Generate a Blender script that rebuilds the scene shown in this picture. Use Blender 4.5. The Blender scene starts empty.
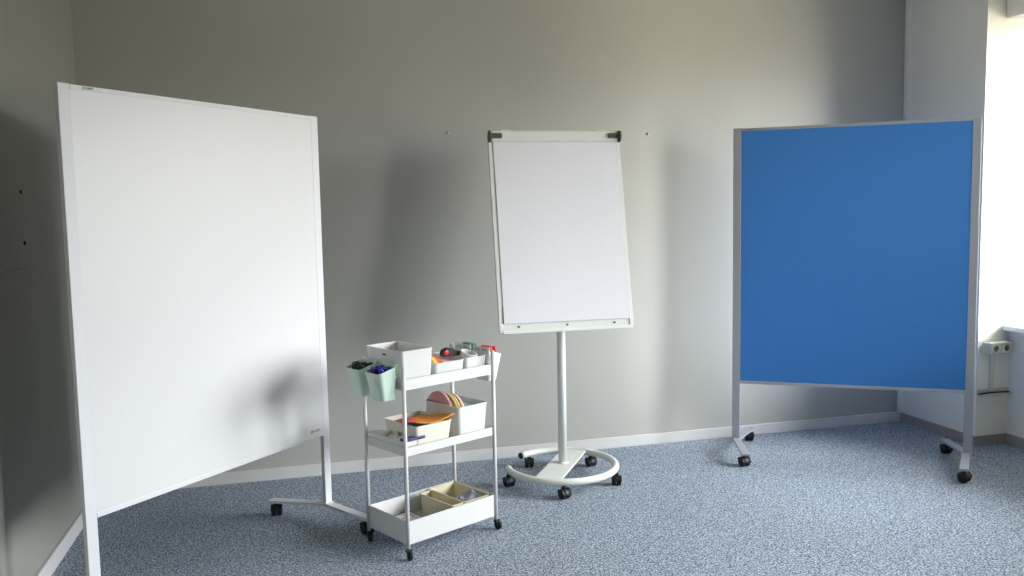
import bpy, bmesh, math, random
from mathutils import Vector, Matrix
random.seed(7)
S = bpy.context.scene
COL = S.collection
PI = math.pi
# ------------------------------------------------------------------ helpers
def V(*a): return Vector(a)

YZ = Matrix(((0, 0, 1, 0), (1, 0, 0, 0), (0, 1, 0, 0), (0, 0, 0, 1)))
class MB:
    """collects shapes in one bmesh; build() links them as one object"""
    def __init__(s): s.bm = bmesh.new(); s.mi = 0
    def _merge(s, b, M=None, smooth=False):
        if M is not None: bmesh.ops.transform(b, matrix=M, verts=b.verts)
        bmesh.ops.recalc_face_normals(b, faces=b.faces)
        for f in b.faces: f.material_index = s.mi; f.smooth = smooth
        me = bpy.data.meshes.new('t'); b.to_mesh(me); b.free()
        s.bm.from_mesh(me); bpy.data.meshes.remove(me)
        return s
    def box(s, x0, x1, y0, y1, z0, z1, bev=0.0, seg=2, M=None):
        b = bmesh.new(); bmesh.ops.create_cube(b, size=1)
        for v in b.verts:
            v.co = Vector(((x0 + x1) / 2 + v.co.x * (x1 - x0), (y0 + y1) / 2 + v.co.y * (y1 - y0), (z0 + z1) / 2 + v.co.z * (z1 - z0)))
        if bev: bmesh.ops.bevel(b, geom=b.edges[:], offset=bev, segments=seg, profile=.5, affect='EDGES')
        return s._merge(b, M, False)
    def cyl(s, p0, p1, r, r2=None, seg=20, bev=0, smooth=True):
        p0, p1 = Vector(p0), Vector(p1); d = p1 - p0; L = d.length
        b = bmesh.new(); bmesh.ops.create_cone(b, cap_ends=True, segments=seg, radius1=r, radius2=r if r2 is None else r2, depth=L)
        if bev:
            ed = [e for e in b.edges if abs(e.verts[0].co.z - e.verts[1].co.z) < 1e-6]
            bmesh.ops.bevel(b, geom=ed, offset=bev, segments=2, profile=.5, affect='EDGES')
        M = Matrix.Translation((p0 + p1) / 2) @ d.to_track_quat('Z', 'Y').to_matrix().to_4x4()
        return s._merge(b, M, smooth)
    def tube(s, pts, r, seg=14, caps=True):
        pts = [Vector(p) for p in pts]; b = bmesh.new(); rings = []
        up = Vector((0, 0, 1))
        for i, p in enumerate(pts):
            t = (pts[min(i + 1, len(pts) - 1)] - pts[max(i - 1, 0)]).normalized()
            a = up if abs(t.dot(up)) < .95 else Vector((1, 0, 0))
            n = t.cross(a).normalized(); q = n.cross(t).normalized()
            rings.append([b.verts.new(p + (n * math.cos(2 * PI * k / seg) + q * math.sin(2 * PI * k / seg)) * r) for k in range(seg)])
        for A, B in zip(rings, rings[1:]):
            for k in range(seg): b.faces.new((A[k], A[(k + 1) % seg], B[(k + 1) % seg], B[k]))
        if caps: b.faces.new(rings[0]); b.faces.new(rings[-1])
        return s._merge(b, None, True)
    def prism(s, poly, z0, z1, M=None, bev=0, smooth=False):
        b = bmesh.new(); lo = [b.verts.new((x, y, z0)) for x, y in poly]; hi = [b.verts.new((x, y, z1)) for x, y in poly]
        n = len(poly); b.faces.new(lo); b.faces.new(hi)
        for i in range(n): b.faces.new((lo[i], lo[(i + 1) % n], hi[(i + 1) % n], hi[i]))
        if bev: bmesh.ops.bevel(b, geom=b.edges[:], offset=bev, segments=2, profile=.5, affect='EDGES')
        return s._merge(b, M, smooth)
    def loft(s, loops, close_first=True, close_last=True, smooth=False):
        b = bmesh.new(); R = [[b.verts.new(p) for p in L] for L in loops]; n = len(R[0])
        for A, B in zip(R, R[1:]):
            for i in range(n): b.faces.new((A[i], A[(i + 1) % n], B[(i + 1) % n], B[i]))
        if close_first: b.faces.new(R[0])
        if close_last: b.faces.new(R[-1])
        return s._merge(b, None, smooth)
    def grid(s, fn, nu, nv, th):
        """thin bent sheet with thickness th along z"""
        b = bmesh.new(); T = []
        for dz in (0, th):
            T.append([[b.verts.new(Vector(fn(i / nu, j / nv)) + Vector((0, 0, dz))) for j in range(nv + 1)] for i in range(nu + 1)])
        for g in T:
            for i in range(nu):
                for j in range(nv): b.faces.new((g[i][j], g[i + 1][j], g[i + 1][j + 1], g[i][j + 1]))
        per = [(i, 0) for i in range(nu)] + [(nu, j) for j in range(nv)] + [(i, nv) for i in range(nu, 0, -1)] + [(0, j) for j in range(nv, 0, -1)]
        for k in range(len(per)):
            (a, c), (d, e) = per[k], per[(k + 1) % len(per)]
            b.faces.new((T[0][a][c], T[0][d][e], T[1][d][e], T[1][a][c]))
        return s._merge(b, None, True)
    def build(s, name, mats, parent=None, **kw):
        me = bpy.data.meshes.new(name); s.bm.to_mesh(me); s.bm.free()
        o = bpy.data.objects.new(name, me); COL.objects.link(o)
        for m in (mats if isinstance(mats, (list, tuple)) else [mats]): me.materials.append(m)
        if parent: o.parent = parent
        for k, v in kw.items(): o[k] = v
        return o

def rrect(x0, x1, y0, y1, r, n=4):
    out = []
    for cx, cy, a0 in ((x1 - r, y1 - r, 0), (x0 + r, y1 - r, PI / 2), (x0 + r, y0 + r, PI), (x1 - r, y0 + r, 1.5 * PI)):
        for k in range(n + 1):
            a = a0 + PI / 2 * k / n; out.append((cx + r * math.cos(a), cy + r * math.sin(a)))
    return out

def thing(name, label, cat, loc=(0, 0, 0), rz=0, group=None):
    o = bpy.data.objects.new(name, None); COL.objects.link(o)
    o.location = loc; o.rotation_euler = (0, 0, rz); o.empty_display_size = .1
    o['label'] = label; o['category'] = cat
    if group: o['group'] = group
    return o
def tag(o, label, cat, group=None):
    o['label'] = label; o['category'] = cat
    if group: o['group'] = group
    return o
def dup(root, loc, rot, label=None):
    r = root.copy(); COL.objects.link(r); r.location = loc; r.rotation_euler = rot
    if label: r['label'] = label
    for ch in list(root.children):
        c = ch.copy(); COL.objects.link(c); c.parent = r
        for g in list(ch.children):
            d = g.copy(); COL.objects.link(d); d.parent = c
    return r

# ------------------------------------------------------------------ materials
def lin(c):
    return tuple(((x / 255) / 12.92 if x / 255 <= .04045 else ((x / 255 + .055) / 1.055) ** 2.4) for x in c) + (1,)
def mat(name, rgb, rough=.5, metal=0.0, spec=.5, bump=None, var=None, coat=0.0, trans=0.0):
    m = bpy.data.materials.new(name); m.use_nodes = True; nt = m.node_tree; N = nt.nodes; L = nt.links
    p = N['Principled BSDF']; p.inputs['Base Color'].default_value = lin(rgb); p.inputs['Roughness'].default_value = rough
    p.inputs['Metallic'].default_value = metal; p.inputs['Specular IOR Level'].default_value = spec; p.inputs['Coat Weight'].default_value = coat
    tc = N.new('ShaderNodeTexCoord')
    # every surface gets a faint procedural variation
    sc, amt = var or (25, .03)
    nz = N.new('ShaderNodeTexNoise'); nz.inputs['Scale'].default_value = sc; nz.inputs['Detail'].default_value = 3
    L.new(tc.outputs['Object'], nz.inputs['Vector'])
    mx = N.new('ShaderNodeMix'); mx.data_type = 'RGBA'; mx.blend_type = 'MIX'
    c = lin(rgb); mx.inputs[6].default_value = tuple(x * (1 - amt) for x in c[:3]) + (1,); mx.inputs[7].default_value = tuple(min(1, x * (1 + amt)) for x in c[:3]) + (1,)
    L.new(nz.outputs['Fac'], mx.inputs[0]); L.new(mx.outputs[2], p.inputs['Base Color'])
    if bump:
        bs, st, dist = bump
        n2 = N.new('ShaderNodeTexNoise'); n2.inputs['Scale'].default_value = bs; n2.inputs['Detail'].default_value = 4
        L.new(tc.outputs['Object'], n2.inputs['Vector'])
        b = N.new('ShaderNodeBump'); b.inputs['Strength'].default_value = st; b.inputs['Distance'].default_value = dist
        L.new(n2.outputs['Fac'], b.inputs['Height']); L.new(b.outputs['Normal'], p.inputs['Normal'])
    return m

M_wall = mat('grey_wall_paint', (172, 172, 168), .75, spec=.2, bump=(160, .18, .004), var=(2.0, .03))
M_white_wall = mat('white_wall_paint', (240, 238, 230), .8, spec=.2, bump=(120, .25, .004), var=(3, .03))
M_ceil = mat('ceiling_paint', (238, 234, 224), .9, spec=.1)
M_rear = mat('darkened_rear_wall_paint', (96, 95, 90), .8, spec=.2)  # unseen wall behind the camera, darkened to cut bounced light
M_wall_l = mat('shaded_grey_wall_paint', (152, 152, 146), .75, spec=.2, bump=(160, .18, .004), var=(2.0, .03))  # wall grey with the left side's shade put into the colour
M_base = mat('white_baseboard_paint', (214, 214, 216), .45)
M_base_r = mat('taupe_baseboard_paint', (158, 152, 150), .5)
M_base_b = mat('light_baseboard_paint', (205, 204, 204), .5)
M_board = mat('white_enamel_board', (226, 226, 227), .34, spec=.45, coat=0.0, var=(1.5, .01))
M_alu = mat('anodised_aluminium', (176, 180, 190), .42, metal=.35)
M_alu_w = mat('pale_aluminium', (226, 227, 231), .45, metal=.0)
M_felt = mat('blue_felt', (70, 130, 204), .95, spec=.1, bump=(500, .6, .002), var=(160, .16))
M_black = mat('black_plastic', (20, 21, 24), .5)
M_rub = mat('black_rubber', (14, 14, 16), .75)
M_cart = mat('white_powder_coat', (216, 216, 216), .4)
M_flip = mat('cream_powder_coat', (222, 225, 220), .4)
M_paper = mat('white_paper', (226, 226, 232), .9, spec=.1, var=(3, .01))
M_dgrey = mat('dark_grey_plastic', (80, 79, 70), .4)
M_mint = mat('mint_plastic', (203, 226, 211), .45)
M_cup = mat('white_cup_plastic', (226, 232, 228), .45)
M_bin = mat('white_bin_plastic', (216, 216, 214), .45)
M_beige = mat('beige_bin_plastic', (205, 198, 168), .5)
M_offwhite = mat('off_white_bin_plastic', (222, 219, 205), .5)
M_blk = mat('black_marker_plastic', (16, 17, 17), .35)
M_blu = mat('blue_marker_plastic', (34, 40, 150), .35)
M_grn = mat('green_marker_plastic', (14, 116, 84), .35)
M_red = mat('red_marker_plastic', (214, 26, 34), .35)
M_vio = mat('violet_marker_plastic', (40, 30, 100), .35)
M_pink = mat('pink_card', (226, 172, 176), .9)
M_yel = mat('yellow_card', (238, 222, 120), .9)
M_ora = mat('orange_card', (238, 160, 70), .9)
M_redc = mat('coral_card', (226, 92, 84), .9)
M_mintc = mat('mint_card', (186, 212, 198), .9)
M_lime = mat('lime_note', (200, 206, 110), .9)
M_lilac = mat('grey_lilac_cloth', (160, 164, 178), .95, bump=(200, .5, .002))
M_sock = mat('cream_socket_plastic', (214, 212, 196), .4)
M_hole = mat('socket_recess_plastic', (120, 112, 92), .6)
M_frame = mat('white_window_frame', (235, 235, 233), .4)
M_ink = mat('grey_print', (120, 122, 118), .7)
M_ink2 = mat('dark_print', (60, 62, 60), .7)
M_yink = mat('amber_print', (196, 176, 120), .7)
M_rink = mat('red_print', (220, 90, 104), .8)
M_steel = mat('screw_steel', (200, 198, 188), .35, metal=.6)

def carpet():
    m = bpy.data.materials.new('speckled_blue_grey_carpet'); m.use_nodes = True; nt = m.node_tree; N = nt.nodes; L = nt.links
    p = N['Principled BSDF']; p.inputs['Roughness'].default_value = .95; p.inputs['Specular IOR Level'].default_value = .08
    tc = N.new('ShaderNodeTexCoord')
    v = N.new('ShaderNodeTexVoronoi'); v.inputs['Scale'].default_value = 165; L.new(tc.outputs['Object'], v.inputs['Vector'])
    sep = N.new('ShaderNodeSeparateColor'); L.new(v.outputs['Color'], sep.inputs[0])
    n = N.new('ShaderNodeTexNoise'); n.inputs['Scale'].default_value = 130; n.inputs['Detail'].default_value = 3; L.new(tc.outputs['Object'], n.inputs['Vector'])
    a = N.new('ShaderNodeMath'); a.operation = 'MULTIPLY_ADD'; a.inputs[1].default_value = .38; L.new(sep.outputs[0], a.inputs[0])
    k = N.new('ShaderNodeMath'); k.operation = 'MULTIPLY_ADD'; k.inputs[1].default_value = 1.9; k.inputs[2].default_value = -.63; L.new(n.outputs['Fac'], k.inputs[0]); L.new(k.outputs[0], a.inputs[2])
    r = N.new('ShaderNodeValToRGB'); e = r.color_ramp.elements
    e[0].position = .18; e[0].color = lin((62, 74, 92)); e[1].position = .85; e[1].color = lin((204, 212, 219))
    x = e.new(.42); x.color = lin((122, 135, 152)); x = e.new(.62); x.color = lin((160, 172, 186))
    L.new(a.outputs[0], r.inputs[0]); L.new(r.outputs[0], p.inputs['Base Color'])
    b = N.new('ShaderNodeBump'); b.inputs['Strength'].default_value = .5; b.inputs['Distance'].default_value = .004
    L.new(a.outputs[0], b.inputs['Height']); L.new(b.outputs['Normal'], p.inputs['Normal'])
    return m
M_carpet = carpet()
def glass():
    m = bpy.data.materials.new('window_glass'); m.use_nodes = True; nt = m.node_tree; N = nt.nodes; L = nt.links
    N.remove(N['Principled BSDF']); out = N['Material Output']
    t = N.new('ShaderNodeBsdfTransparent'); t.inputs[0].default_value = (.96, .97, .97, 1); g = N.new('ShaderNodeBsdfGlossy'); g.inputs['Roughness'].default_value = .02
    lw = N.new('ShaderNodeLayerWeight'); lw.inputs[0].default_value = .2
    x = N.new('ShaderNodeMixShader'); L.new(lw.outputs['Fresnel'], x.inputs[0]); L.new(t.outputs[0], x.inputs[1]); L.new(g.outputs[0], x.inputs[2]); L.new(x.outputs[0], out.inputs[0])
    return m
M_glass = glass()

# ------------------------------------------------------------------ room shell
XL, XR, XN, XO = .412, 5.372, 5.60, 5.95      # left wall, right wall, niche wall, outer face
YB, YN, YE = 0.0, -.65, -7.2                  # back wall, first niche jamb, wall behind the camera
ZC = 2.98
ST = dict(kind='structure')
MB().box(XL - .2, XO, YE - .2, .2, -.12, 0).build('floor', M_carpet, **ST)
MB().box(XL - .2, XO, YE - .2, .2, ZC, ZC + .15).build('ceiling', M_ceil, **ST)
MB().box(XL - .2, XO, 0, .2, 0, ZC).build('wall_back', M_wall, **ST)
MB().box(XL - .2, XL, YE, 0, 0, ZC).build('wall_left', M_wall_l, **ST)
MB().box(XL - .2, XO, YE - .2, YE, 0, ZC).build('wall_front', M_rear, **ST)
niches = [(-.65, -2.80), (-3.30, -4.70)]
ZS, ZH = .69, 2.545
w = MB(); edges = [0.0] + [y for n in niches for y in n] + [YE]
for k in range(0, len(edges), 2): w.box(XR, XO, edges[k + 1], edges[k], 0, ZC)
for a, b in niches:
    w.box(XN, XO, b, a, 0, ZS); w.box(XN, XO, b, a, ZH, ZC)
w.build('wall_right', M_white_wall, **ST)
for i, (a, b) in enumerate(niches):
    wi = bpy.data.objects.new('window_%d' % (i + 1), None); COL.objects.link(wi); wi.location = (5.86, (a + b) / 2, ZS); wi['kind'] = 'structure'
    hw = (a - b) / 2; H = ZH - ZS
    f = MB()
    f.box(-.035, .035, -hw, -hw + .07, 0, H, .004).box(-.035, .035, hw - .07, hw, 0, H, .004).box(-.035, .035, -hw + .07, hw - .07, 0.03, .10, .004)
    f.box(-.035, .035, -hw + .07, hw - .07, H - .07, H, .004).box(-.035, .035, -.05, .05, .1, H - .07, .004)
    f.build('window_frame', M_frame, wi)
    for s in (-1, 1):
        c = s * (hw - .07 + .05) / 2; h2 = (hw - .12) / 2
        MB().box(-.006, .006, c - h2 - .005, c + h2 + .005, .095, H - .065).build('pane', M_glass, wi)
    MB().box(-.316, -.03, -hw + .001, hw - .001, 0, .034, .006).build('window_sill', M_frame, wi)
# corner duct
MB().box(5.345, XR, -.03, 0, .066, ZC, .002).build('trim_1', M_white_wall, **ST)
# baseboards
def bb(name, x0, x1, y0, y1, m, h=.066): MB().box(x0, x1, y0, y1, 0, h, .003).build(name, m, **ST)
bb('baseboard_back', XL, XR, -.014, 0, M_base_b)
bb('baseboard_left', XL, XL + .014, YE, -.014, M_base, .075)
bb('baseboard_right', XR - .014, XR, YN - .014, -.014, M_base_r, .06)
bb('baseboard_right', XR, XN - .014, YN - .014, YN, M_base_r, .06)
bb('baseboard_right', XN - .014, XN, -2.80, YN, M_base_r, .06)
bb('baseboard_right', XR - .014, XR, -3.30, -2.80, M_base_r, .06)

# ------------------------------------------------------------------ caster
def caster(parent, x, y, h, ang, r=.026, name='caster'):
    """twin wheel furniture caster: stem, hood and two wheels; h = height of its mounting face"""
    Mx = Matrix.Translation((x, y, 0)) @ Matrix.Rotation(ang, 4, 'Z')
    b = MB()
    pts = [(-r * .95, .012 + 0)]
    poly = [(math.cos(t) * r * 1.08, r + math.sin(t) * r * 1.12) for t in [PI * k / 10 - .25 for k in range(0, 12)]]
    b.prism(poly, -.009, .009, Mx @ Matrix.Rotation(PI / 2, 4, 'X'))
    for s in (-1, 1):
        b.prism([(math.cos(t) * r * 1.06, r + math.sin(t) * r * 1.1) for t in [PI * k / 10 + .35 for k in range(0, 10)]], s * .024 - .0025, s * .024 + .0025, Mx @ Matrix.Rotation(PI / 2, 4, 'X'))
    p = Mx @ Vector((0, 0, 0)); b.cyl((p.x, p.y, r * 1.6), (p.x, p.y, h), .0075)
    b.cyl((p.x, p.y, h - .012), (p.x, p.y, h - .001), .013, .011)
    c = b.build(name, M_black, parent)
    for s in (-1, 1):
        q0 = Mx @ Vector((0, s * .003, r)); q1 = Mx @ Vector((0, s * .024, r))
        MB().cyl(q0, q1, r, bev=.003, seg=24).build('wheel', M_rub, c)
    return c

# ------------------------------------------------------------------ mobile boards
W2, HT, HB = .6413, 1.9103, .4172
def mobile_board(name, label, cat, loc, rz, panel_mat, alu, extras):
    t = thing(name, label, cat, (loc[0], loc[1], 0), rz)
    pw = .044
    for s in (-1, 1):
        x0, x1 = (s * W2, s * (W2 - pw)) if s < 0 else (s * (W2 - pw), s * W2)
        p = MB().box(x0, x1, -.002, .018, .072, HT, .002).build('post', alu, t)
        MB().box(x0 + .001, x1 - .001, 0, .017, HT - .001, HT + .002, .001).build('end_cap', alu, p)
    MB().box(-W2 + pw, W2 - pw, -.001, .016, HB + .014, HT - .012).build('panel', panel_mat, t)
    MB().box(-W2 + pw, W2 - pw, -.003, .018, HT - .016, HT, .0015).build('top_rail', alu, t)
    MB().box(-W2 + pw, W2 - pw, -.003, .018, HB, HB + .018, .0015).build('bottom_rail', alu, t)
    for s in (-1, 1):
        xc = s * (W2 - pw / 2)
        for q in (-1, 1):
            xe, ye = s * .548, q * .305
            y0 = 0 if q < 0 else .016
            hw = .022
            A = [(xc - hw, y0 - q * .03, .074), (xc + hw, y0 - q * .03, .074), (xe + hw, ye, .066), (xe - hw, ye, .066)]
            lo = [V(*p) for p in A]; hi = [p + V(0, 0, .013) for p in lo]
            MB().loft([lo, hi]).build('foot', alu, t)
            caster(t, xe + (xc - xe) * .12, ye - q * .03, .07, PI / 2 - rz + (.25 if q < 0 else -.2) + s * .12, r=.027)
    extras(t)
    return t
def marks(b, x0, x1, z0, z1, y, n, seed=1, bold=.0012):
    """row of tiny letter-like strokes"""
    rr = random.Random(seed); st = (x1 - x0) / n
    for k in range(n):
        xa = x0 + k * st; xb = xa + st * .72; kind = rr.randrange(4); h = z1 - z0
        b.box(xa, xa + bold, y - .0006, y, z0, z1)
        if kind in (0, 1): b.box(xa, xb, y - .0006, y, z1 - bold, z1)
        if kind in (1, 2): b.box(xa, xb, y - .0006, y, z0, z0 + bold)
        if kind in (0, 2, 3): b.box(xa, xb, y - .0006, y, z0 + h * .5 - bold / 2, z0 + h * .5 + bold / 2)
        if kind == 3: b.box(xb - bold, xb, y - .0006, y, z0, z1)
def wb_extra(t):
    b = MB(); marks(b, -.552, -.508, 1.8985, 1.9065, -.003, 6, 3, .0018); b.build('logo', M_ink2, t, label='tiny dark maker mark')
    b = MB(); marks(b, .53, .582, .447, .4575, -.001, 7, 5, .0014)
    e = b.build('logo', M_ink, t, label='small grey maker mark')
    MB().prism(rrect(.512, .526, .444, .460, .003), 0, .0012, Matrix.Translation((0, -.001, 0)) @ Matrix.Rotation(PI / 2, 4, 'X')).build('emblem', M_yink, e)
def pb_extra(t):
    b = MB(); marks(b, -.57, -.50, 1.8985, 1.9065, -.003, 8, 8, .0022); b.build('logo', M_ink, t, label='small grey maker mark')
mobile_board('mobile_whiteboard', 'large white glossy board on aluminium posts with castors, nearest to the left wall', 'whiteboard', (1.1417, -1.1902), .8298, M_board, M_alu_w, wb_extra)
mobile_board('mobile_pinboard', 'large blue felt pin board on grey aluminium posts with castors', 'pinboard', (4.4785, -.6586), -.5745, M_felt, M_alu, pb_extra)

# ------------------------------------------------------------------ flip chart
FC = V(2.806, -.507, 0)
t = thing('flip_chart_stand', 'white flip chart easel with leaning board on a round castor base', 'flip chart', FC)
R0 = .292; zr = .083
arc = [(R0 * math.cos(math.radians(a)), R0 * math.sin(math.radians(a)), zr) for a in [173 + k * (311 / 60) for k in range(61)]]
ring = MB().tube(arc, .0185, 16).build('base_ring', M_flip, t)
for k in (0, -1):
    a = arc[k]; n = V(*arc[k]) - V(*arc[1 if k == 0 else -2]); n.normalize()
    MB().cyl(V(*a), V(*a) + n * .004, .0175).build('end_plug', M_black if k else M_flip, ring)
d = math.radians(57); ux, uy = math.cos(d), math.sin(d); px, py = -uy, ux
pl = [(-.285, -.07), (-.285, .07), (.275, .07), (.275, -.07)]
off = (.0, -.0)
MB().prism([(a * ux + b * px, a * uy + b * py) for a, b in pl], .084, .094, bev=.003).build('base_plate', M_flip, t)
P0 = V(.010, .012, 0)
MB().cyl(P0 + V(0, 0, .094), P0 + V(0, 0, 1.22), .0235, seg=28).build('pole', M_flip, t)
MB().cyl(P0 + V(0, 0, .094), P0 + V(0, 0, .102), .033, .027, seg=28).build('pole_collar', M_flip, t)
for k in range(5):
    a = math.radians(-105.5 + 72 * k); caster(t, .30 * math.cos(a), .30 * math.sin(a), .068, PI / 2 + (.35, -.3, .2, -.2, .3)[k], r=.026)
# leaning board: local frame at the middle of its lower edge
BW, BH, lean, yw = .715, 1.056, .201, -.034
bo = V(2.791, -.690, .841) - FC
BM = Matrix.Translation(bo) @ Matrix.Rotation(yw, 4, 'Z') @ Matrix.Rotation(-lean, 4, 'X')   # local x right, y back, z up
def bmx(b): bmesh.ops.transform(b.bm, matrix=BM, verts=b.bm.verts); return b
b = MB(); b.prism(rrect(-BW / 2, BW / 2, 0, BH - .01, .014), -.020, 0, Matrix.Rotation(PI / 2, 4, 'X'), bev=.0035)
board = bmx(b).build('board', M_flip, t)
b = MB()
for s in (-1, 1): a, c = sorted((s * BW / 2, s * (BW / 2 - .020))); b.box(a, c, -.005, .003, .02, BH - .045, .0012)
b.box(-BW / 2 + .02, BW / 2 - .02, -.004, .003, .0, .014, .002)
bmx(b).build('edge_profile', M_flip, board)
for x in (-.255, 0, .255): bmx(MB().cyl((x, -.0045, .034), (x, .003, .034), .0048)).build('magnet_stud', M_dgrey, board)
b = MB(); b.box(-BW / 2 + .012, BW / 2 - .012, -.026, .0, BH - .062, BH - .004, .010, 4)
clamp = bmx(b).build('clamp_bar', M_flip, t)
for s in (-1, 1):
    b = MB()
    x = s * (BW / 2 - .012)
    b.cyl((x - s * .0, -.018, BH - .034), (x + s * .012, -.018, BH - .034), .031, bev=.003, seg=28)
    a, c = sorted((x, x - s * .058)); b.box(a, c, -.036, -.020, BH - .047, BH - .020, .005)
    bmx(b).build('clamp_knob', M_dgrey, clamp)
for x in (-.26, .26): bmx(MB().box(x - .027, x + .027, -.002, .014, BH - .012, BH + .006, .003)).build('pad_hook', M_flip, clamp)
# bracket from the pole to the board
b = MB(); zb = 1.16; yb = bo.y + (zb - .841) * math.tan(lean) + .02
b.box(P0.x - .03, P0.x + .03, yb - .006, P0.y, zb - .05, zb + .05, .005); b.build('tilt_bracket', M_flip, t)
# paper pad held by the clamp: its own thing
pt = thing('paper_pad', 'blank white paper pad hanging from the clamp bar of the flip chart', 'paper pad', FC)
b = MB(); b.box(-BW / 2 + .025, BW / 2 - .022, -.0085, -.0005, .052, BH - .055, .0006)
bmx(b).build('sheet_stack', M_paper, pt)
b = MB(); b.box(-BW / 2 + .0222, -BW / 2 + .0248, -.0088, -.0007, .052, .14, .0004)  # thin grey strip along the pad's lower left edge
bmx(b).build('edge_line', M_ink, pt, label='thin grey line at lower left edge')

# ------------------------------------------------------------------ trolley
A = .488; cu, su = math.cos(A), math.sin(A)
UN = V(2.01, -1.072, 0) - V(cu, su, 0) * .247 - V(-su, cu, 0) * .15
def T(u, n, z=0): return UN + V(cu * u - su * n, su * u + cu * n, z)
LX, LY = .494, .300
cart = thing('trolley', 'white three-tier metal trolley on black castors between the white board and flip chart', 'trolley', UN, A)
def tray(z0, z1, zf):
    x0, x1, y0, y1 = 0, LX, 0, LY; th = .0025
    b = MB()
    b.box(x0, x1, y0, y0 + th, z0, z1); b.box(x0, x1, y1 - th, y1, z0, z1); b.box(x0, x0 + th, y0 + th, y1 - th, z0, z1); b.box(x1 - th, x1, y0 + th, y1 - th, z0, z1)
    b.box(x0 + th, x1 - th, y0 + th, y1 - th, zf, zf + .003)
    for (a, c, d, e) in ((x0, x1, y0 - .001, y0 + .005), (x0, x1, y1 - .005, y1 + .001), (x0 - .001, x0 + .005, y0 + .005, y1 - .005), (x1 - .005, x1 + .001, y0 + .005, y1 - .005)):
        b.box(a, c, d, e, z1 - .004, z1, .0012)
    return b.build('tray', M_cart, cart)
tray(.062, .163, .066); tray(.443, .480, .447); tray(.724, .771, .728)
for i, (x, y) in enumerate(((0, 0), (LX, 0), (LX, LY), (0, LY))):
    p = MB().cyl((x, y, .045), (x, y, .829), .0088, seg=20).build('post', M_cart, cart)
    MB().cyl((x, y, .829), (x, y, .833), .0088, .006, seg=20).build('end_cap', M_cart, p)
    # small swivel caster
    ang = (-1.75, -1.5, 1.1, -1.9)[i]; dx, dy = math.cos(ang) * .012, math.sin(ang) * .012
    c = MB(); Mx = Matrix.Translation((x, y, 0)) @ Matrix.Rotation(ang, 4, 'Z')
    c.cyl((x, y, .038), (x, y, .047), .010, .009)
    for s in (-1, 1):
        c.prism([(-.006, .046), (.012, .046), (.022, .020), (.010, .016), (-.004, .034)], s * .009 - .0015, s * .009 + .0015, Mx @ Matrix.Rotation(PI / 2, 4, 'X'))
    c.box(-.008, .012, -.009, .009, .040, .0465, .002, M=Mx)
    c = c.build('caster', M_black, cart)
    q0 = Mx @ V(.012, -.007, .021); q1 = Mx @ V(.012, .007, .021)
    MB().cyl(q0, q1, .021, bev=.004, seg=24).build('wheel', M_rub, c)

# open plastic bins: local origin at base corner region, rim larger than base
def bin_mb(rx0, rx1, ry0, ry1, h, tp=.014, r=.014, th=.003, lip=.004):
    def L(z, e, k=0): 
        f = z / h; i = tp * (1 - f) + e
        return [V(x, y, z) for x, y in rrect(rx0 + i, rx1 - i, ry0 + i, ry1 - i, max(.003, r - e))]
    b = MB()
    b.loft([L(0, 0), L(h - .006, 0), [v for v in L(h - .006, -lip * .5)], [v for v in L(h, -lip * .5)], L(h, th), L(.003, th)], smooth=False)
    return b
def storage_bin(name, label, u0, u1, n0, n1, z0, h, m, hole=False, tp=.014, group=None):
    o = thing(name, label, 'storage box', T(0, 0, z0), A, group)
    bin_mb(u0, u1, n0, n1, h, tp).build('shell', m, o)
    if hole:
        b = MB(); b.prism([(n0 + (n1 - n0) * .42 + x, h - .028 + y) for x, y in rrect(0, .026, 0, .008, .0035)], u0 - .0006, u0 + .004,
                          Matrix(((0, 0, 1, 0), (1, 0, 0, 0), (0, 1, 0, 0), (0, 0, 0, 1))))
        b.build('grip_hole', M_dgrey, o, label='small dark grip slot')
    return o
zt, zm, zb_ = .731, .450, .069
storage_bin('storage_box', 'tall white plastic box on the left end of the top shelf', .005, .172, .018, .286, zt, .154, M_bin, True, tp=.008)
storage_bin('storage_box', 'low white plastic box holding pink cards on the top shelf', .186, .352, .028, .262, zt, .078, M_bin, tp=.006)
storage_bin('storage_box', 'low white plastic box holding a tape roll, at the right end of the top shelf', .358, .482, .028, .262, zt, .080, M_bin, tp=.006)
storage_bin('storage_box', 'low off-white plastic box with an orange sheet on the middle shelf', .064, .262, .012, .252, zm, .106, M_offwhite, tp=.012)
storage_bin('storage_box', 'tall white plastic box with round cards on the middle shelf', .296, .470, .012, .258, zm, .149, M_bin, tp=.010)
b1 = storage_bin('storage_box', 'narrow beige bin with an oval label plate on the bottom shelf', .246, .316, .010, .252, zb_, .100, M_beige, tp=.006)
b2 = storage_bin('storage_box', 'wider beige bin holding a grey cloth at the right end of the bottom shelf', .322, .478, .022, .284, zb_, .094, M_beige, tp=.012)
# oval label plate on the beige bin (on its left face)
def oval(cx, cy, rx, ry, n=24): return [(cx + rx * math.cos(2 * PI * k / n), cy + ry * math.sin(2 * PI * k / n)) for k in range(n)]
b = MB(); outer = oval(.160, .055, .026, .010); inner = oval(.160, .055, .021, .0065)
b.loft([[V(.2455, y, z) for y, z in outer], [V(.2445, y, z) for y, z in outer], [V(.2445, y, z) for y, z in inner], [V(.2455, y, z) for y, z in inner]], False, False)
b.build('label_plate', M_bin, b1, label='white oval label ring')

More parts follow.
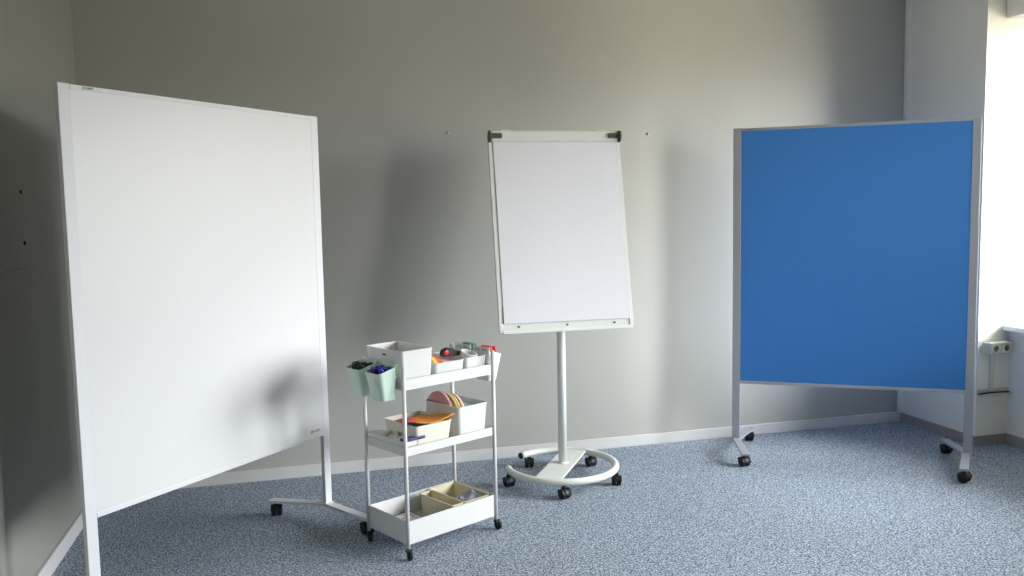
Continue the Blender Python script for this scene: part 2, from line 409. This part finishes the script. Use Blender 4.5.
# ---- hanging cups
def cup(label, m, n0, n1, side):
    """side=-1 hangs on the left end of the trolley, +1 on the right end"""
    o = thing('hanging_cup', label, 'cup', T(-.012 if side < 0 else LX + .003, (n0 + n1) / 2, 0), A if side < 0 else A + PI)
    w2 = (n1 - n0) / 2; b = MB(); D0, D1 = (.070, .094) if side < 0 else (.054, .078)
    def L(ub, uo, w, z_in, z_out, r, e=0):
        out = []
        for x, y in rrect(-uo + e, -ub - e, -w + e, w - e, r):
            f = (-x - ub) / (uo - ub); out.append(V(x, y, z_in + (z_out - z_in) * f))
        return out
    th = .0028
    b.loft([L(.0, D0, w2 - .014, .686, .686, .016), L(.0, D1, w2, .826, .800, .020), L(-.001, D1 + .002, w2 + .001, .829, .803, .020),
            L(.0, D1, w2, .829, .803, .018, th), L(.0, D0, w2 - .014, .690, .690, .012, th)])
    b.build('shell', m, o)
    # flat hanger at the back, gripping the tray rim
    g = .012 if side < 0 else .003
    b = MB(); b.box(-.002, .0012, -w2 + .004, w2 - .004, .800, .833 if side < 0 else .840, .001)
    b.box(.001, g + .0065, -.030, .030, .774, .777, .0006).box(g + .0045, g + .0065, -.030, .030, .750, .776, .0006)
    hk = b.build('hanger', m, o)
    for s in (-1, 1):
        b = MB(); ou = [(s * .024 + .017 * math.cos(t), .822 + .009 * math.sin(t)) for t in [PI * k / 10 for k in range(11)]]; inn = [(s * .024 + .013 * math.cos(t), .822 + .0055 * math.sin(t)) for t in [PI * k / 10 for k in range(10, -1, -1)]]
        b.prism(ou + inn, .0012, .0019, YZ); b.build('slot', M_dgrey, hk)
    # oval label plate
    zc = .770; f = (zc - .686) / (.800 - .686); xo = -(.070 + .024 * f)
    b = MB(); sl = .024 / .114
    def P(y, z, k): return V(-(.070 + sl * (z - .686)) - k, y, z)
    ou = rrect(-.023, .023, zc - .0085, zc + .0085, .008); inn = rrect(-.019, .019, zc - .005, zc + .005, .0045)
    b.loft([[P(y, z, 0) for y, z in ou], [P(y, z, .0016) for y, z in ou]])
    pl = b.build('label_plate', M_cup, o, label='small white oval label')
    b = MB(); b.loft([[P(y, z, .0016) for y, z in inn], [P(y, z, .0022) for y, z in inn]]); b.build('label_field', M_bin, pl)
    return o
CUPS = dict(
    blu=cup('pale mint cup of blue markers hooked on the left end of the trolley', M_mint, .020, .136, -1),
    blk=cup('pale mint cup of black markers hooked on the left end of the trolley', M_mint, .168, .284, -1),
    red=cup('off-white cup of red markers hooked on the right end of the trolley', M_cup, .022, .146, 1),
    grn=cup('off-white cup of green markers hooked on the right end of the trolley', M_cup, .156, .280, 1))
def marker(m, label, group, loc, tilt, az):
    o = thing('marker_pen', label, 'marker', loc, 0, group)
    o.rotation_euler = (0, tilt, az)
    MB().cyl((0, 0, 0), (0, 0, .085), .0088, seg=12, bev=.001).build('barrel', m, o)
    b = MB(); b.cyl((0, 0, .085), (0, 0, .126), .0103, .0092, seg=12, bev=.0015); b.box(.0075, .0105, -.002, .002, .088, .120, .0008)
    b.build('cap', m, o)
    return o
def fill(m, colour, where, us, ns, z0, h, lean_out):
    first = None; k = 0
    lab = '%s marker pen standing in the %s' % (colour, where); grp = '%s markers in the %s' % (colour, where)
    for u in us:
        for n in ns:
            j = random.Random(k * 7 + len(colour)); tl = j.uniform(-.03, .07); az = A + (PI if lean_out < 0 else 0) + j.uniform(-.5, .5)
            loc = T(u + j.uniform(-.003, .003), n + j.uniform(-.003, .003), z0 + j.uniform(0, h))
            if first is None: first = marker(m, lab, grp, loc, tl, az)
            else: dup(first, loc, (0, tl, az))
            k += 1
fill(M_blu, 'blue', 'front left mint cup', (-.029, -.051, -.073), (.046, .067, .089, .110), .691, .007, -1)
fill(M_blk, 'black', 'rear left mint cup', (-.029, -.051, -.073), (.194, .215, .237, .258), .6915, .009, -1)
fill(M_red, 'red', 'front right white cup', (LX + .015, LX + .032, LX + .049), (.048, .069, .091, .112), .712, .004, 1)
fill(M_grn, 'green', 'rear right white cup', (LX + .015, LX + .032, LX + .049), (.184, .205, .227, .248), .712, .004, 1)

# ---- contents of the top shelf
b = MB(); b.box(.075, .135, .160, .225, 0, .012, .001)
o = b.build('sticky_note_pad', M_lime); o.location = T(0, 0, zt + .11); o.rotation_euler = (0, 0, A)
tag(o, 'lime green note pad inside the tall white box on the top shelf', 'note pad')
b = MB()
b.box(.03, .155, .04, .24, .004, .109, .002); o = b.build('card_stack', M_paper); o.location = T(0, 0, zt); o.rotation_euler = (0, 0, A)
tag(o, 'stack of white cards filling the tall white box on the top shelf', 'cards')
def place(o, z=0, rz=A): o.location = T(0, 0, z); o.rotation_euler = (0, 0, rz); return o
for k, (m, nm, lab) in enumerate(((M_yel, 'card', 'yellow'), (M_ora, 'card', 'orange'), (M_redc, 'card', 'coral red'))):
    b = MB(); u = .200 + k * .0115
    b.prism([(y, z) for y, z in oval(.095, .050 + .006 * 0, .055, .047)], u, u + .009, YZ)
    place(b.build('round_card', m), zt + .004 + .002)
    ob = COL.objects[-1]; tag(ob, '%s bundle of round cards standing at the left of the pink cards' % lab, 'cards')
b = MB()
for k in range(7): b.box(.240 + k * .0125, .249 + k * .0125, .045, .215, .005, .080 - k * .0018, .0008)
o = place(b.build('card_pack', M_pink), zt); tag(o, 'pink pack of rectangular cards in the low box on the top shelf', 'cards')
# tape dispenser: black snail body, red reel
td = thing('tape_dispenser', 'black tape dispenser with a red reel lying on the pink cards', 'tape dispenser', T(.338, .125, zt + .082), A - .15)
poly = [(.045 * math.cos(a), .026 + .026 * math.sin(a)) for a in [PI * k / 12 for k in range(13)]][::-1]
poly = [(-.034, 0), (-.040, .014), (-.030, .031), (-.006, .039), (.022, .033), (.050, .017), (.092, .005), (.094, 0)]
MB().prism(poly, -.014, .014, Matrix.Rotation(PI / 2, 4, 'X'), bev=.002).build('body', M_blk, td)
MB().cyl((-.018, -.0165, .019), (-.018, .0165, .019), .0115, seg=24, bev=.001).build('reel', M_red, td)
# masking tape roll in the right low box
b = MB(); ot = oval(0, 0, .040, .040, 32); it = oval(0, 0, .033, .033, 32)
b.loft([[V(x, y, 0) for x, y in ot], [V(x, y, .020) for x, y in ot], [V(x, y, .020) for x, y in it], [V(x, y, 0) for x, y in it], [V(x, y, 0) for x, y in ot]], False, False)
o = b.build('tape_roll', M_paper); o.location = T(.420, .085, zt + .074); o.rotation_euler = (.28, .15, A); tag(o, 'white tape roll leaning in the low box at the right of the top shelf', 'tape roll')
b = MB(); b.box(.372, .468, .050, .245, .004, .050, .003); o = place(b.build('card_pack', M_beige), zt); tag(o, 'beige pack of cards under the tape roll on the top shelf', 'cards')
# ---- middle shelf
for k, (m, c, u, n, r) in enumerate(((M_pink, 'pink', .315, .176, .096), (M_yel, 'yellow', .333, .150, .093), (M_paper, 'white', .342, .142, .092), (M_ora, 'orange', .352, .136, .092), (M_paper, 'plain white', .3585, .134, .0915))):
    b = MB(); b.prism(oval(n, r, r, r, 48), u, u + (.012 if k == 0 else .006), YZ)
    o = place(b.build('round_card', m), zm + .005); tag(o, '%s round card standing in the tall box on the middle shelf' % c, 'card')
b = MB(); b.box(.372, .452, .030, .242, .004, .128, .002); o = place(b.build('card_pack', M_mintc), zm); tag(o, 'mint green pack of cards filling the right of the tall middle box', 'cards')
b = MB()
def osheet(u, v):
    x = .070 + .214 * u; y = .022 + .19 * v
    return (x, y, .122 - .020 * math.sin(PI * min(1, u * 1.0)) * (1 - v) - .030 * v + .002)
b.grid(osheet, 14, 8, .0012)
o = place(b.build('paper_sheet', M_ora), zm); tag(o, 'orange curved sheet lying over the off-white box on the middle shelf', 'sheet')
b = MB(); b.grid(lambda u, v: (.075 + .08 * u, .09 + .10 * v, .107 + .006 * math.sin(3 * u) - .010 * v), 6, 4, .001)
o = place(b.build('paper_sheet', M_redc), zm); tag(o, 'small coral sheet at the left of the orange sheet', 'sheet')
b = MB(); b.box(.085, .235, .035, .235, .004, .070, .002)  # black filler standing in for the shade in the gap beneath the orange sheet
o = place(b.build('shade_block', M_blk), zm); tag(o, 'black block painting the dark gap under the orange sheet in the off-white box', 'shade_block')
# flat white case with pens
fc = thing('flat_case', 'flat white plastic case at the left end of the middle shelf', 'case', T(0, 0, zm), A)
b = MB(); b.box(.004, .067, .012, .288, 0, .026, .004); b.build('base', M_bin, fc)
b = MB(); b.box(.002, .068, .010, .290, .028, .050, .004); lid = b.build('lid', M_bin, fc)
b = MB(); b.box(-.0005, .003, .13, .17, .018, .034, .0012); b.build('latch', M_offwhite, fc)
def lying(m, label, u, n, z, ang, L=.105, grp=None):
    o = thing('marker_pen', label, 'marker', T(u, n, z), 0, grp); o.rotation_euler = (0, PI / 2, A + ang)
    MB().cyl((0, 0, 0), (0, 0, L * .65), .0055, seg=12, bev=.001).build('barrel', m, o)
    MB().cyl((0, 0, L * .65), (0, 0, L), .0066, seg=12, bev=.001).build('cap', m, o)
lying(M_vio, 'violet pen lying at the front of the flat case, nearest the camera', .008, .014, zm + .0565, .02)
lying(M_blu, 'blue pen lying just behind the violet pen on the flat case', .006, .030, zm + .0565, .05)
lying(M_bin, 'white pen lying across the middle of the flat case', .020, .10, zm + .0565, .8, .07)
lying(M_bin, 'white pen lying across the rear part of the flat case', .012, .16, zm + .0565, .6, .06)
lying(M_vio, 'violet pen lying farthest back of the front pens on the flat case', .008, .046, zm + .0565, -.06)

# ---- bottom shelf
fl = thing('flyer', 'white leaflet with a black edge and red print at the left of the bottom shelf', 'leaflet', T(0, 0, zb_), A)
MB().box(.040, .212, .090, .286, 0, .016).build('border', M_blk, fl)
MB().box(.048, .204, .098, .278, .016, .0168).build('page', M_paper, fl)
b = MB(); rr = random.Random(4)
for k in range(5):
    for q in range(7):
        if rr.random() < .8:
            x = .186 - k * .027; y = .11 + q * .021
            b.box(x, x + .004, y, y + rr.uniform(.008, .018), .0168, .0174); b.box(x - .010, x + .004, y, y + .003, .0168, .0174)
b.build('print', M_rink, fl)
b = MB()
b.grid(lambda u, v: (.375 + .085 * u, .040 + .13 * v, .050 + .022 * u + .020 * math.sin(PI * v) * (.6 + .4 * math.sin(5 * u + 3 * v)) + .0035 * math.sin(12 * v - 7 * u)), 16, 16, .006)
o = place(b.build('cloth', M_lilac), zb_); tag(o, 'crumpled grey-lilac cloth inside the beige bin on the bottom shelf', 'cloth')

# ------------------------------------------------------------------ wall fittings
so = thing('double_socket', 'cream double power socket beside the window sill', 'socket', (5.491, YN, .594))
MB().box(-.080, .080, -.050, 0, -.036, .036, .006, 3).build('housing', M_sock, so)
for x in (-.036, .040):
    b = MB(); b.prism(rrect(x - .034, x + .034, -.031, .031, .006), .050, .053, Matrix.Rotation(PI / 2, 4, 'X')); fr = b.build('socket_face', M_sock, so)
    b = MB(); ro = oval(x, 0, .0215, .0215, 28); ri = oval(x, 0, .0185, .0185, 28)
    b.loft([[V(a, -.053, c) for a, c in ro], [V(a, -.0555, c) for a, c in ro], [V(a, -.0555, c) for a, c in ri], [V(a, -.053, c) for a, c in ri]], False, False); b.build('rim', M_sock, fr)
    b = MB(); b.cyl((x, -.0536, 0), (x, -.0525, 0), .0182, seg=28); b.build('recess', M_hole, fr)
    b = MB()
    for s in (-1, 1): b.cyl((x + s * .0085, -.0542, 0), (x + s * .0085, -.053, 0), .0027)
    b.build('pin_hole', M_black, fr)
MB().box(5.455, 5.487, YN - .014, YN, .342, .558, .002).build('cable_duct', M_sock)
tag(COL.objects[-1], 'narrow cream vertical cable duct below the double socket', 'cable duct')
tr = thing('cable_trunking', 'cream open trunking with dark cables low beside the window niche', 'cable duct', (0, 0, 0))
b = MB(); b.box(XR + .001, XN - .001, YN - .036, YN, .304, .312, .002).box(XR + .001, XN - .001, YN - .036, YN - .031, .312, .318, .001); b.box(XR + .001, XN - .001, YN - .004, YN, .312, .342, .001)
b.box(5.44, 5.50, YN - .036, YN - .004, .334, .342, .001); b.build('channel', M_sock, tr)
b = MB()
for k in range(3): b.tube([(XR + .004, YN - .009 - k * .008, .3175 + .001 * k), (5.48, YN - .010 - k * .008, .320 + .002 * k), (XN - .006, YN - .008 - k * .008, .318)], .0038, 8)
b.build('cable', M_black, tr)
sc = tag(MB().cyl((2.3197, 0, 1.9076), (2.3197, -.006, 1.9076), .0045, seg=12).cyl((2.3197, -.005, 1.9076), (2.3197, -.008, 1.9076), .008, .006, seg=14).build('wall_screw', M_steel), 'small pale screw in the grey wall left of the flip chart', 'screw')
tag(MB().cyl((3.5416, 0, 1.9076), (3.5416, -.006, 1.9076), .0045, seg=12).cyl((3.5416, -.005, 1.9076), (3.5416, -.008, 1.9076), .008, .006, seg=14).build('wall_screw', M_steel), 'small pale screw in the grey wall right of the flip chart', 'screw')
for z, y, wd in ((1.571, -1.057, 'upper'), (1.370, -1.052, 'lower')):
    tag(MB().cyl((XL, y, z), (XL + .006, y, z), .008, .007, seg=14).build('wall_peg', M_black), '%s dark peg on the left wall beside the white board' % wd, 'peg')
b = MB(); b.box(XL, XL + .005, -1.38, -1.04, 1.246, 1.272, .001)
tag(b.build('wall_rail', M_wall_l), 'thin grey rail on the left wall below the two pegs', 'rail')

bc = thing('blind_cassette', 'pale grey blind box at the head of the window niche, top right corner', 'window blind', (5.55, -1.725, 2.516))
MB().box(-.05, .049, -1.074, 1.074, 0, .18, .006).build('housing', M_white_wall, bc)
MB().box(-.012, .012, -1.05, 1.05, -.004, .001, .001).build('blind_bar', M_frame, bc)

# ------------------------------------------------------------------ light
W = bpy.data.worlds.new('daylight'); S.world = W; W.use_nodes = True; nt = W.node_tree; N = nt.nodes; L = nt.links
bg = N['Background']; tc = N.new('ShaderNodeTexCoord'); sp = N.new('ShaderNodeSeparateXYZ'); L.new(tc.outputs['Generated'], sp.inputs[0])
r = N.new('ShaderNodeValToRGB'); e = r.color_ramp.elements; L.new(sp.outputs['Z'], r.inputs[0])
mr = N.new('ShaderNodeMapRange'); mr.inputs['From Min'].default_value = -1; mr.inputs['From Max'].default_value = 1; L.new(sp.outputs['Z'], mr.inputs['Value']); L.new(mr.outputs[0], r.inputs[0])
e[0].position = 0; e[0].color = (.34, .29, .21, 1); e[1].position = 1; e[1].color = (.97, .985, 1.0, 1)
x = e.new(.49); x.color = (.40, .34, .25, 1); x = e.new(.53); x.color = (.95, .98, 1.0, 1)
# hazy bright part of the sky, low and towards the street
AZ, EL, KW, LOBE, BASE = math.radians(-49), math.radians(20), 5.5, 27.0, 4.4
sd = V(math.cos(EL) * math.cos(AZ), math.cos(EL) * math.sin(AZ), math.sin(EL))
nv = N.new('ShaderNodeVectorMath'); nv.operation = 'NORMALIZE'; L.new(tc.outputs['Generated'], nv.inputs[0])
dt = N.new('ShaderNodeVectorMath'); dt.operation = 'DOT_PRODUCT'; dt.inputs[1].default_value = sd; L.new(nv.outputs[0], dt.inputs[0])
sz = N.new('ShaderNodeSeparateXYZ'); L.new(nv.outputs[0], sz.inputs[0])
hz = N.new('ShaderNodeMapRange'); hz.interpolation_type = 'SMOOTHSTEP'; hz.inputs['From Min'].default_value = -.03; hz.inputs['From Max'].default_value = .12; L.new(sz.outputs['Z'], hz.inputs['Value'])
m1 = N.new('ShaderNodeMath'); m1.operation = 'MULTIPLY_ADD'; m1.inputs[1].default_value = KW; m1.inputs[2].default_value = -KW; L.new(dt.outputs['Value'], m1.inputs[0])
m2 = N.new('ShaderNodeMath'); m2.operation = 'EXPONENT'; L.new(m1.outputs[0], m2.inputs[0])
m3 = N.new('ShaderNodeMath'); m3.operation = 'MULTIPLY'; m3.inputs[1].default_value = LOBE; L.new(m2.outputs[0], m3.inputs[0])
vs = N.new('ShaderNodeVectorMath'); vs.operation = 'SCALE'; vs.inputs[0].default_value = (.98, .99, 1.0); m4 = N.new('ShaderNodeMath'); m4.operation = 'MULTIPLY'; L.new(m3.outputs[0], m4.inputs[0]); L.new(hz.outputs[0], m4.inputs[1]); L.new(m4.outputs[0], vs.inputs['Scale'])
v2 = N.new('ShaderNodeVectorMath'); v2.operation = 'SCALE'; v2.inputs['Scale'].default_value = BASE; L.new(r.outputs[0], v2.inputs[0])
# warm glow below the horizon, added to brighten the upper wall
gd = N.new('ShaderNodeVectorMath'); gd.operation = 'DOT_PRODUCT'; gd.inputs[1].default_value = V(math.cos(math.radians(-49)), math.sin(math.radians(-49)), -.22).normalized(); L.new(nv.outputs[0], gd.inputs[0])
g1 = N.new('ShaderNodeMath'); g1.operation = 'MULTIPLY_ADD'; g1.inputs[1].default_value = 16.0; g1.inputs[2].default_value = -16.0; L.new(gd.outputs['Value'], g1.inputs[0])
g2 = N.new('ShaderNodeMath'); g2.operation = 'EXPONENT'; L.new(g1.outputs[0], g2.inputs[0])
g3 = N.new('ShaderNodeMath'); g3.operation = 'SUBTRACT'; g3.inputs[0].default_value = 1.0; L.new(hz.outputs[0], g3.inputs[1])
g4 = N.new('ShaderNodeMath'); g4.operation = 'MULTIPLY'; L.new(g2.outputs[0], g4.inputs[0]); L.new(g3.outputs[0], g4.inputs[1])
g5 = N.new('ShaderNodeVectorMath'); g5.operation = 'SCALE'; g5.inputs[0].default_value = (11.0, 9.7, 7.0); L.new(g4.outputs[0], g5.inputs['Scale'])
v0 = N.new('ShaderNodeVectorMath'); v0.operation = 'ADD'; L.new(g5.outputs[0], v0.inputs[0]); L.new(v2.outputs[0], v0.inputs[1])
va = N.new('ShaderNodeVectorMath'); va.operation = 'ADD'; L.new(vs.outputs[0], va.inputs[0]); L.new(v0.outputs[0], va.inputs[1])
L.new(va.outputs[0], bg.inputs['Color']); bg.inputs['Strength'].default_value = 1.0
for i, (a, b_) in enumerate(niches):
    ld = bpy.data.lights.new('window_portal', 'AREA'); ld.shape = 'RECTANGLE'; ld.size = ZH - ZS; ld.size_y = a - b_
    ld.cycles.is_portal = True
    lo = bpy.data.objects.new('window_portal', ld); COL.objects.link(lo); lo.location = (5.93, (a + b_) / 2, (ZS + ZH) / 2); lo.rotation_euler = (0, PI / 2, 0)

# ------------------------------------------------------------------ camera
f, cx, cy, ch, yaw, pit, rol = 847.5607, 1.434, -4.7923, 1.4559, .2540, .0895, -.0191
import os
F = V(math.sin(yaw) * math.cos(pit), math.cos(yaw) * math.cos(pit), -math.sin(pit))
Rr = V(math.cos(yaw), -math.sin(yaw), 0); Uu = Rr.cross(F)
Rt = Rr * math.cos(rol) + Uu * math.sin(rol); Up = -Rr * math.sin(rol) + Uu * math.cos(rol)
cd = bpy.data.cameras.new('camera'); cam = bpy.data.objects.new('camera', cd); COL.objects.link(cam)
cd.sensor_fit = 'HORIZONTAL'; cd.sensor_width = 36; cd.lens = f / 1024 * 36; cd.clip_start = .05
cam.matrix_world = Matrix(((Rt.x, Up.x, -F.x, cx), (Rt.y, Up.y, -F.y, cy), (Rt.z, Up.z, -F.z, ch), (0, 0, 0, 1)))
S.camera = cam
S.view_settings.view_transform = 'Standard'; S.view_settings.look = 'None'; S.view_settings.gamma = 1; S.view_settings.use_curve_mapping = False
S.view_settings.exposure = 0.93
S.cycles.use_denoising = True; S.cycles.max_bounces = 10; S.cycles.diffuse_bounces = 6; S.cycles.sample_clamp_indirect = 6
